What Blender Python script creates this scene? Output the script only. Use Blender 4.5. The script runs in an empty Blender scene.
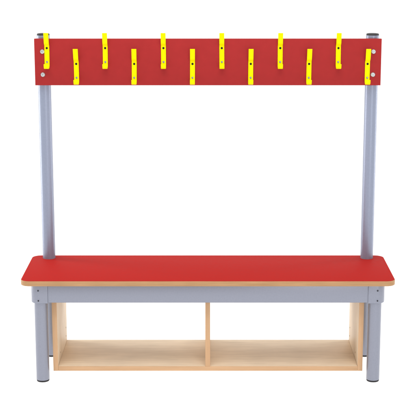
import bpy, bmesh, math
from mathutils import Vector
R = math.radians
sc = bpy.context.scene
col = sc.collection

# ------------------------------------------------------------------ camera
cam_d = bpy.data.cameras.new('camera')
cam = bpy.data.objects.new('camera', cam_d); col.objects.link(cam)
cam.location = (0, -3.9986, 1.4699)
cam.rotation_euler = (math.pi / 2 - 0.2170, 0, 0)
cam_d.sensor_width = 36.0
cam_d.lens = 36.0 * 1301.4 / 416.0
cam_d.shift_x = 0.1 / 416.0
cam_d.clip_start = 0.1; cam_d.clip_end = 2000
sc.camera = cam
sc.render.resolution_x = 1024; sc.render.resolution_y = 1024

# ------------------------------------------------------------------ light
# white studio: even white surround, dimmer on the camera's side, and three soft boxes
w = bpy.data.worlds.new('World'); sc.world = w; w.use_nodes = True
wn = w.node_tree.nodes; wl = w.node_tree.links
bg = wn['Background']
tc = wn.new('ShaderNodeTexCoord'); sp = wn.new('ShaderNodeSeparateXYZ')
wl.new(tc.outputs['Generated'], sp.inputs[0])
mr = wn.new('ShaderNodeMapRange'); mr.interpolation_type = 'SMOOTHSTEP'
mr.inputs['From Min'].default_value = -0.9; mr.inputs['From Max'].default_value = 0.35
mr.inputs['To Min'].default_value = 0.62; mr.inputs['To Max'].default_value = 1.12
wl.new(sp.outputs['Y'], mr.inputs['Value'])
bg.inputs['Color'].default_value = (1.0, 0.998, 0.995, 1)
lt = wn.new('ShaderNodeMath'); lt.operation = 'LESS_THAN'; lt.inputs[1].default_value = 0.0   # added glow below the horizon, shines through the floor to wash out shadows
wl.new(sp.outputs['Z'], lt.inputs[0])
mu = wn.new('ShaderNodeMath'); mu.operation = 'MULTIPLY_ADD'; mu.inputs[1].default_value = 0.78
wl.new(lt.outputs[0], mu.inputs[0]); wl.new(mr.outputs['Result'], mu.inputs[2])
wl.new(mu.outputs[0], bg.inputs['Strength'])

def softbox(name, loc, target, sx, sy, power, colr=(1, 1, 1)):
    l = bpy.data.lights.new(name, 'AREA'); l.shape = 'RECTANGLE'
    l.size = sx; l.size_y = sy; l.energy = power; l.color = colr
    o = bpy.data.objects.new(name, l); col.objects.link(o)
    o.location = loc
    o.rotation_euler = (Vector(target) - Vector(loc)).to_track_quat('-Z', 'Y').to_euler()
    return o
softbox('overhead_softbox', (-0.3, -1.2, 3.6), (0, 0.2, 0.3), 3.4, 2.2, 92)
softbox('side_softbox', (-2.4, 0.9, 1.0), (0, 0.15, 0.6), 0.7, 2.2, 30)
softbox('side_softbox', (2.4, 1.1, 1.0), (0, 0.15, 0.6), 0.5, 2.2, 14)
softbox('front_strip_light', (1.7, -4.6, 1.2), (0, 0.15, 0.6), 0.45, 2.6, 26)

sc.view_settings.view_transform = 'Standard'
sc.view_settings.look = 'None'
sc.view_settings.exposure = 0.0
sc.view_settings.gamma = 1.0
sc.cycles.max_bounces = 10
sc.cycles.diffuse_bounces = 6

# ------------------------------------------------------------------ materials
def mat(name, base, rough=0.5, spec=0.5, metal=0.0, noise=None, bump=None, coat=0.0):
    m = bpy.data.materials.new(name); m.use_nodes = True
    nt = m.node_tree; n = nt.nodes; l = nt.links
    b = n['Principled BSDF']
    b.inputs['Base Color'].default_value = (*base, 1)
    b.inputs['Roughness'].default_value = rough
    b.inputs['Specular IOR Level'].default_value = spec
    b.inputs['Metallic'].default_value = metal
    b.inputs['Coat Weight'].default_value = coat
    t = n.new('ShaderNodeTexCoord')
    if noise:                                     # (scale, amount): soft tone variation
        q = n.new('ShaderNodeTexNoise'); q.inputs['Scale'].default_value = noise[0]
        q.inputs['Detail'].default_value = 5
        l.new(t.outputs['Object'], q.inputs['Vector'])
        r = n.new('ShaderNodeMapRange')
        r.inputs['From Min'].default_value = 0.3; r.inputs['From Max'].default_value = 0.7
        r.inputs['To Min'].default_value = 1 - noise[1]; r.inputs['To Max'].default_value = 1 + noise[1]
        l.new(q.outputs['Fac'], r.inputs['Value'])
        hsv = n.new('ShaderNodeHueSaturation'); hsv.inputs['Color'].default_value = (*base, 1)
        l.new(r.outputs['Result'], hsv.inputs['Value'])
        l.new(hsv.outputs['Color'], b.inputs['Base Color'])
        rr = n.new('ShaderNodeMapRange')
        rr.inputs['To Min'].default_value = rough * 0.85; rr.inputs['To Max'].default_value = rough * 1.15
        l.new(q.outputs['Fac'], rr.inputs['Value']); l.new(rr.outputs['Result'], b.inputs['Roughness'])
    if bump:                                      # (scale, distance): orange peel / laminate grain
        q = n.new('ShaderNodeTexNoise'); q.inputs['Scale'].default_value = bump[0]
        q.inputs['Detail'].default_value = 3
        l.new(t.outputs['Object'], q.inputs['Vector'])
        bp = n.new('ShaderNodeBump'); bp.inputs['Strength'].default_value = 1.0
        bp.inputs['Distance'].default_value = bump[1]
        l.new(q.outputs['Fac'], bp.inputs['Height']); l.new(bp.outputs['Normal'], b.inputs['Normal'])
    return m

def wood(name, c1, c2, stretch, rough=0.5, mott=0.06):
    m = bpy.data.materials.new(name); m.use_nodes = True
    nt = m.node_tree; n = nt.nodes; l = nt.links
    b = n['Principled BSDF']; b.inputs['Roughness'].default_value = rough
    b.inputs['Specular IOR Level'].default_value = 0.15
    t = n.new('ShaderNodeTexCoord'); mp = n.new('ShaderNodeMapping')
    mp.inputs['Scale'].default_value = stretch
    l.new(t.outputs['Object'], mp.inputs['Vector'])
    g = n.new('ShaderNodeTexNoise'); g.inputs['Scale'].default_value = 1.0
    g.inputs['Detail'].default_value = 7; g.inputs['Roughness'].default_value = 0.62
    g.inputs['Distortion'].default_value = 0.25
    l.new(mp.outputs['Vector'], g.inputs['Vector'])
    r = n.new('ShaderNodeValToRGB')
    r.color_ramp.elements[0].position = 0.32; r.color_ramp.elements[0].color = (*c1, 1)
    r.color_ramp.elements[1].position = 0.68; r.color_ramp.elements[1].color = (*c2, 1)
    l.new(g.outputs['Fac'], r.inputs['Fac'])
    q = n.new('ShaderNodeTexNoise'); q.inputs['Scale'].default_value = 9; q.inputs['Detail'].default_value = 3
    l.new(t.outputs['Object'], q.inputs['Vector'])
    k = n.new('ShaderNodeMapRange'); k.inputs['From Min'].default_value = 0.3; k.inputs['From Max'].default_value = 0.7
    k.inputs['To Min'].default_value = 1 - mott; k.inputs['To Max'].default_value = 1 + mott
    l.new(q.outputs['Fac'], k.inputs['Value'])
    h = n.new('ShaderNodeHueSaturation')
    l.new(r.outputs['Color'], h.inputs['Color']); l.new(k.outputs['Result'], h.inputs['Value'])
    l.new(h.outputs['Color'], b.inputs['Base Color'])
    bp = n.new('ShaderNodeBump'); bp.inputs['Distance'].default_value = 0.0002
    l.new(g.outputs['Fac'], bp.inputs['Height']); l.new(bp.outputs['Normal'], b.inputs['Normal'])
    return m

M_floor = bpy.data.materials.new('shadowless_white_floor'); M_floor.use_nodes = True  # floor made translucent so the added glow from below erases shadows
_n = M_floor.node_tree.nodes; _l = M_floor.node_tree.links
_n.remove(_n['Principled BSDF'])
_d = _n.new('ShaderNodeBsdfDiffuse'); _d.inputs['Color'].default_value = (0.95, 0.95, 0.95, 1)
_t = _n.new('ShaderNodeBsdfTranslucent'); _t.inputs['Color'].default_value = (0.97, 0.97, 0.97, 1)
_x = _n.new('ShaderNodeMixShader'); _x.inputs[0].default_value = 0.68
_l.new(_d.outputs[0], _x.inputs[1]); _l.new(_t.outputs[0], _x.inputs[2])
_l.new(_x.outputs[0], _n['Material Output'].inputs['Surface'])
M_seat = mat('red_seat_laminate', (0.355, 0.017, 0.014), 0.6, 0.02, noise=(60, 0.03), bump=(900, 0.00012))
M_board = mat('red_board_laminate', (0.315, 0.021, 0.021), 0.55, 0.10, noise=(45, 0.03), bump=(900, 0.0001))
M_grey = mat('lilac_grey_powder_coat', (0.235, 0.246, 0.300), 0.30, 0.5, metal=0.45, noise=(220, 0.03), bump=(1400, 0.0001))
M_post = mat('blue_grey_powder_coat', (0.235, 0.262, 0.345), 0.30, 0.5, metal=0.35, noise=(220, 0.03), bump=(1400, 0.0001))
M_yel = mat('yellow_powder_coat', (0.78, 0.71, 0.0), 0.5, 0.05, bump=(900, 0.00006))
M_bolt = mat('bright_zinc_bolt', (0.52, 0.54, 0.55), 0.35, 0.5, metal=0.7, noise=(300, 0.08))
M_steel = mat('zinc_steel', (0.30, 0.32, 0.33), 0.32, 0.5, metal=0.85, noise=(300, 0.08))
M_dark = mat('dark_screw', (0.006, 0.006, 0.008), 0.6, 0.2)
M_rub = mat('black_rubber', (0.030, 0.028, 0.030), 0.6, 0.3)
M_hole = mat('drill_hole', (0.26, 0.18, 0.11), 0.8, 0.1)
M_core = wood('varnished_ply_edge', (0.36, 0.205, 0.095), (0.46, 0.27, 0.135), (9, 60, 420))
M_edge = wood('beech_edge_band', (0.52, 0.315, 0.175), (0.60, 0.375, 0.215), (40, 40, 5), 0.45, 0.03)
M_edgeh = wood('beech_edge_band_lengthwise', (0.52, 0.315, 0.175), (0.60, 0.375, 0.215), (5, 60, 90), 0.45, 0.03)
M_wood = wood('pale_birch_panel', (0.70, 0.55, 0.39), (0.82, 0.66, 0.48), (9, 120, 120), 0.5, 0.045)
M_woodv = wood('pale_birch_upright', (0.66, 0.52, 0.37), (0.80, 0.65, 0.48), (110, 110, 10), 0.5, 0.06)

# ------------------------------------------------------------------ mesh helpers
def link(name, bm, m, parent=None, smooth=True, label=None, mats=None):
    me = bpy.data.meshes.new(name)
    bmesh.ops.recalc_face_normals(bm, faces=bm.faces[:])
    bm.to_mesh(me); bm.free()
    for x in (mats or [m]): me.materials.append(x)
    if smooth:
        for p in me.polygons: p.use_smooth = True
        me.set_sharp_from_angle(angle=R(35))
    o = bpy.data.objects.new(name, me); col.objects.link(o); o.parent = parent
    if label: o['label'] = label
    return o

def add_box(bm, x0, x1, y0, y1, z0, z1, bev=0.0, seg=2):
    vs = [bm.verts.new((x, y, z)) for x in (x0, x1) for y in (y0, y1) for z in (z0, z1)]
    fs = [(0,1,3,2), (4,6,7,5), (0,4,5,1), (2,3,7,6), (0,2,6,4), (1,5,7,3)]
    fs = [bm.faces.new([vs[i] for i in f]) for f in fs]
    if bev:
        es = list({e for f in fs for e in f.edges})
        bmesh.ops.bevel(bm, geom=es, offset=bev, segments=seg, profile=0.5, affect='EDGES')

def add_lathe(bm, cx, cy, prof, n=48, axis='z'):
    """prof: list of (radius, height); closed with caps where radius is 0"""
    rings = []
    for r, h in prof:
        if r == 0:
            rings.append([bm.verts.new(_p(cx, cy, 0, 0, h, axis))])
        else:
            rings.append([bm.verts.new(_p(cx, cy, r * math.cos(2*math.pi*i/n), r * math.sin(2*math.pi*i/n), h, axis)) for i in range(n)])
    for a, b in zip(rings, rings[1:]):
        for i in range(n):
            j = (i + 1) % n
            if len(a) == 1 and len(b) == 1: continue
            if len(a) == 1: bm.faces.new((a[0], b[i], b[j]))
            elif len(b) == 1: bm.faces.new((a[i], a[j], b[0]))
            else: bm.faces.new((a[i], a[j], b[j], b[i]))

def _p(cx, cy, u, v, h, axis):
    if axis == 'z': return (cx + u, cy + v, h)
    if axis == 'y': return (cx + u, h, cy + v)      # cx = x, cy = z, h along y
    return (h, cx + u, cy + v)

def rrect(x0, x1, y0, y1, rs, seg=14):
    """rounded rectangle, rs radii for (x0y0, x1y0, x1y1, x0y1)"""
    pts = []
    cs = [(x0, y0, 1, 1, 180), (x1, y0, -1, 1, 270), (x1, y1, -1, -1, 0), (x0, y1, 1, -1, 90)]
    for (x, y, sx, sy, a0), r in zip(cs, rs):
        if r <= 0: pts.append((x, y)); continue
        for i in range(seg + 1):
            a = R(a0 + 90 * i / seg)
            pts.append((x + sx * r + r * math.cos(a), y + sy * r + r * math.sin(a)))
    return pts

def inset_pts(x0, x1, y0, y1, rs, d):
    return rrect(x0 + d, x1 - d, y0 + d, y1 - d, [max(r - d, 0.0005) if r > 0 else 0 for r in rs])

def add_slab(bm, x0, x1, y0, y1, rs, z0, z1, bev=0.001, seg=3):
    loops = []
    steps = []
    for i in range(seg + 1):
        a = R(90 * i / seg); steps.append((bev * (1 - math.sin(a)), z0 + bev * (1 - math.cos(a))))
    for i in range(seg + 1):
        a = R(90 * i / seg); steps.append((bev * (1 - math.cos(a)), z1 - bev * (1 - math.sin(a))))
    for d, z in steps:
        loops.append([bm.verts.new((x, y, z)) for x, y in inset_pts(x0, x1, y0, y1, rs, d)])
    n = len(loops[0])
    for a, b in zip(loops, loops[1:]):
        for i in range(n):
            j = (i + 1) % n
            bm.faces.new((a[i], a[j], b[j], b[i]))
    bm.faces.new(loops[0][::-1]); bm.faces.new(loops[-1])

# ------------------------------------------------------------------ floor
bm = bmesh.new()
bmesh.ops.create_grid(bm, x_segments=1, y_segments=1, size=300)
fl = link('floor', bm, M_floor, smooth=False); fl['kind'] = 'structure'

# ------------------------------------------------------------------ the bench
root = bpy.data.objects.new('cloakroom_bench', None); col.objects.link(root)
root.empty_display_size = 0.2
root['label'] = 'red cloakroom bench on grey tube legs with yellow coat hooks and open wooden shoe shelf'
root['category'] = 'bench'

W = 0.600; S = 0.3298; H = 0.3496; T = 0.0175
# seat: board with wooden edge, red laminate on top
bm = bmesh.new(); CR = 0.030
add_slab(bm, -W, W, 0, S, [CR]*4, H - T, H - 0.0008, 0.0016)
seat = link('seat', bm, M_core, root)
bm = bmesh.new()
add_slab(bm, -W + 0.0012, W - 0.0012, 0.0012, S - 0.0012, [CR - 0.001]*4, H - 0.003, H, 0.0004, 2)
link('laminate_top', bm, M_seat, seat, label='red laminate seat surface with rounded corners')

# tubular legs, posts
RT = 0.0215
XL, YL = 0.5395, 0.0421
XP, YP = 0.5408, 0.2958
BZ0, BZ1 = 0.9435, 1.0954
YB = 0.2588
RZ0, RZ1 = 0.2725, 0.3308            # rail height
def tube(name, x, y, z0, z1, m=M_grey, r=RT):
    bm = bmesh.new()
    add_lathe(bm, x, y, [(0, z0), (r - .001, z0), (r, z0 + .001), (r, z1 - .001), (r - .001, z1), (0, z1)], 64)
    return link(name, bm, m, root)
def foot(x, y, par):
    bm = bmesh.new()
    add_lathe(bm, x, y, [(0, 0), (.0165, 0), (.0198, .0012), (.0208, .0038), (.0208, .0050), (.0195, .0058), (.0195, .0085), (0, .0085)], 48)
    link('rubber_foot', bm, M_rub, par)
for sx in (-1, 1):
    lg = tube('leg', sx * XL, YL, 0.0065, RZ0 + 0.01)
    foot(sx * XL, YL, lg)
for sx in (-1, 1):
    lg = tube('leg', sx * XP, YP, 0.0065, RZ0 + 0.01)
    foot(sx * XP, YP, lg)
for sx in (-1, 1):
    po = tube('post', sx * XP, YP, H - 0.004, 1.1045, M_post)
    bm = bmesh.new()
    add_lathe(bm, sx * XP, YP, [(0, 1.1030), (.0205, 1.1030), (.0208, 1.1045), (.0208, 1.1078), (.0195, 1.1094), (.016, 1.1102), (0, 1.1106)], 48)
    link('end_cap', bm, M_rub, po)

# corner brackets: rounded housings where leg and rails meet, two screws each
def bracket(sx, back):
    xo, xi = 0.5695, 0.5135
    yo, yi = (0.0150, 0.0700) if not back else (0.3225, 0.2690)
    x0, x1 = (sx * xo, sx * xi) if sx < 0 else (sx * xi, sx * xo)
    y0, y1 = min(yo, yi), max(yo, yi)
    ro = 0.027
    rs = [0.003]*4
    idx = {(-1, False): 0, (1, False): 1, (1, True): 2, (-1, True): 3}[(sx, back)]
    rs[idx] = ro
    bm = bmesh.new()
    add_slab(bm, x0, x1, y0, y1, rs, RZ0 - 0.0025, H - T - 0.0004, 0.003, 4)
    b = link('corner_bracket', bm, M_grey, root)
    for z in (0.2800, 0.3135):
        bm = bmesh.new()
        s = -1 if not back else 1
        y = y0 if not back else y1
        xs = sx * 0.5440
        add_lathe(bm, xs, z, [(0, y + s * .0010), (.0023, y + s * .0010), (.0023, y - s * .0004)], 16, 'y')
        link('screw', bm, M_dark, b)
        bm = bmesh.new()
        add_lathe(bm, xs, z, [(.0023, y + s * .0012), (.0030, y + s * .0012), (.0034, y + s * .0003), (.0034, y - s * .001)], 20, 'y')
        link('washer', bm, M_grey, b)
for bk in (False, True):
    for sx in (-1, 1): bracket(sx, bk)

# rails
def rail(name, x0, x1, y0, y1, z0=RZ0, z1=RZ1):
    bm = bmesh.new(); add_box(bm, x0, x1, y0, y1, z0, z1, 0.0022, 3)
    return link(name, bm, M_grey, root)
rail('front_rail', -0.5150, 0.5150, 0.0175, 0.0425)
rail('back_rail', -0.5150, 0.5150, 0.2950, 0.3200)
for sx in (-1, 1):
    a, b = sorted((sx * 0.5660, sx * 0.5410))
    rail('side_rail', a, b, 0.0680, 0.2710)

# ------------------------------------------------------------------ shoe shelf under the seat
WB = 0.5065; Y0 = 0.0550; Y1 = 0.3330 - 0.04; D = 0.2783; ZF = 0.029; TP = 0.0158
YBK = 0.3333
ZTOP = H - T - 0.0005
u = bpy.data.objects.new('shoe_shelf', None); col.objects.link(u); u.parent = root
u.location = (0, 0, 0)
def panel(name, x0, x1, y0, y1, z0, z1, m, mb, lab=None):
    bm = bmesh.new(); add_box(bm, x0, x1, y0, y1, z0, z1, 0.0006, 2)
    for f in bm.faces:
        c = f.calc_center_median()
        f.material_index = 1 if (c.y < y0 + 0.0008) else 0
    return link(name, bm, m, u, mats=[m, mb], label=lab)
YR = 0.2725                              # uprights stop in front of the back rail near the top
def upright(name, x0, x1, z0):
    bm = bmesh.new()
    prof = [(Y0, z0), (YBK, z0), (YBK, 0.278), (0.2925, 0.278), (0.2925, ZTOP), (Y0, ZTOP)]
    a = [bm.verts.new((x0, y, z)) for y, z in prof]; b = [bm.verts.new((x1, y, z)) for y, z in prof]
    fs = [bm.faces.new(a), bm.faces.new(b[::-1])]
    for i in range(6):
        j = (i + 1) % 6; fs.append(bm.faces.new((a[i], b[i], b[j], a[j])))
    bmesh.ops.bevel(bm, geom=list({e for f in fs for e in f.edges}), offset=0.0006, segments=2, profile=.5, affect='EDGES')
    for f in bm.faces:
        f.material_index = 1 if f.calc_center_median().y < Y0 + 0.0008 else 0
    return link(name, bm, M_woodv, u, mats=[M_woodv, M_edge])
for sx in (-1, 1):
    a, b = sorted((sx * WB, sx * (WB - TP)))
    sp_ = upright('side_panel', a, b, ZF)
    xi = sx * (WB - TP)
    for k, (yy, zz) in enumerate([(0.305, 0.068), (0.305, 0.098), (0.130, 0.068)]):
        bm = bmesh.new()
        add_lathe(bm, yy, zz, [(0, xi - sx * .0002), (.0022, xi - sx * .0002), (.0027, xi - sx * .0004), (.0027, xi + sx * .002)], 16, 'x')
        link('peg_hole', bm, M_hole, sp_)
panel('bottom_shelf', -WB + TP + .0002, WB - TP - .0002, Y0 + 0.0004, YBK, ZF, ZF + TP, M_wood, M_edgeh)
upright('divider', -0.0079 - 0.0006, 0.0079 - 0.0006, ZF + TP + .0001)

# ------------------------------------------------------------------ hook board
bm = bmesh.new(); add_box(bm, -0.5665, 0.5665, YB, YP - RT - 0.0002, BZ0, BZ1, 0.0006, 2)
board = link('hook_board', bm, M_board, root, label='long red laminated board carrying the yellow hooks')
for sx in (-1, 1):
    for z in (1.0537, 0.9785):
        bm = bmesh.new()
        add_lathe(bm, sx * 0.5405, z, [(.0024, YB - .0030), (.0032, YB - .0042), (.0056, YB - .0038), (.0072, YB - .0022), (.0077, YB - .0004), (.0077, YB + .001)], 32, 'y')
        add_lathe(bm, sx * 0.5405, z, [(0, YB - .0022), (.0024, YB - .0022), (.0024, YB - .0030)], 6, 'y')
        link('bolt', bm, M_bolt, board)

# one hook: strip bent into an upper prong, a plate and a lower lip
def smooth_path(pts, rad=0.006, n=5):
    out = [Vector(pts[0])]
    for a, b, c in zip(pts, pts[1:], pts[2:]):
        a, b, c = Vector(a), Vector(b), Vector(c)
        d1, d2 = (a - b), (c - b)
        r1 = min(rad, d1.length * .48); r2 = min(rad, d2.length * .48)
        p, q = b + d1.normalized() * r1, b + d2.normalized() * r2
        for i in range(n + 1):
            t = i / n
            out.append(p * (1 - t) ** 2 + b * 2 * t * (1 - t) + q * t * t)
    out.append(Vector(pts[-1])); return out
def hook_mesh():
    TH = 0.0028; hw = 0.0080
    pts = [(0.0215, 0.0500), (0.0112, 0.0145), (0.0016, 0.0090), (0.0016, -0.0570), (0.0140, -0.0650), (0.0250, -0.0640), (0.0290, -0.0500)]
    P = smooth_path(pts, 0.0062, 6)
    bm = bmesh.new(); rings = []
    N = len(P)
    for i, p in enumerate(P):
        t = (P[min(i + 1, N - 1)] - P[max(i - 1, 0)]).normalized()
        nrm = Vector((-t.y, t.x))
        wv = hw
        a = p + nrm * TH / 2; b = p - nrm * TH / 2
        bw = 0.0007
        ring = []
        for (o, q) in ((a, -wv + bw), (a, wv - bw), (p + nrm * (TH/2 - bw), wv), (p - nrm * (TH/2 - bw), wv), (b, wv - bw), (b, -wv + bw), (p - nrm * (TH/2 - bw), -wv), (p + nrm * (TH/2 - bw), -wv)):
            ring.append(bm.verts.new((q, YB - o.x, o.y)))
        rings.append(ring)
    for r0, r1 in zip(rings, rings[1:]):
        for i in range(8):
            j = (i + 1) % 8; bm.faces.new((r0[i], r0[j], r1[j], r1[i]))
    bm.faces.new(rings[0]); bm.faces.new(rings[-1][::-1])
    return bm
def make_hook():
    h = link('coat_hook', hook_mesh(), M_yel, root)
    yf = YB - 0.0030
    bm = bmesh.new()
    add_lathe(bm, 0, 0.0, [(0, yf - .0010), (.0015, yf - .0012), (.0030, yf - .0010), (.0036, yf - .0002), (.0036, yf + .001)], 24, 'y')
    link('screw', bm, M_dark, h, label='black screw through the upper hole')
    bm = bmesh.new()
    add_lathe(bm, 0, -0.0452, [(0, yf - .0012), (.0020, yf - .0014), (.0034, yf - .0008), (.0038, yf + .0002), (.0038, yf + .001)], 24, 'y')
    link('screw', bm, M_steel, h, label='silver screw near the lower bend')
    return h
UP = [46.7, 105.1, 163.4, 221.8, 280.3, 338.5]
LO = [76.2, 134.2, 192.5, 250.8, 309.1, 367.6]
spots = []
for a, b in zip(UP, LO):
    spots.append(((a - 207.9) / 306.9, 1.0655)); spots.append(((b - 207.9) / 306.0, 1.0140))
proto = make_hook()
for i, (x, z) in enumerate(spots):
    if i == 0: h = proto
    else:
        h = proto.copy(); col.objects.link(h); h.parent = root
        for c in list(proto.children):
            d = c.copy(); col.objects.link(d); d.parent = h
    h.location = (x, 0, z)
    h.rotation_euler = (0, R([0.3, -0.4, 0.1, 0.5, -0.2, 0.3, -0.5, 0.2, -0.1, 0.4, -0.3, 0.2][i]), 0)   # hand-fitted, never quite plumb
    h['group'] = 'yellow coat hooks on the red board'
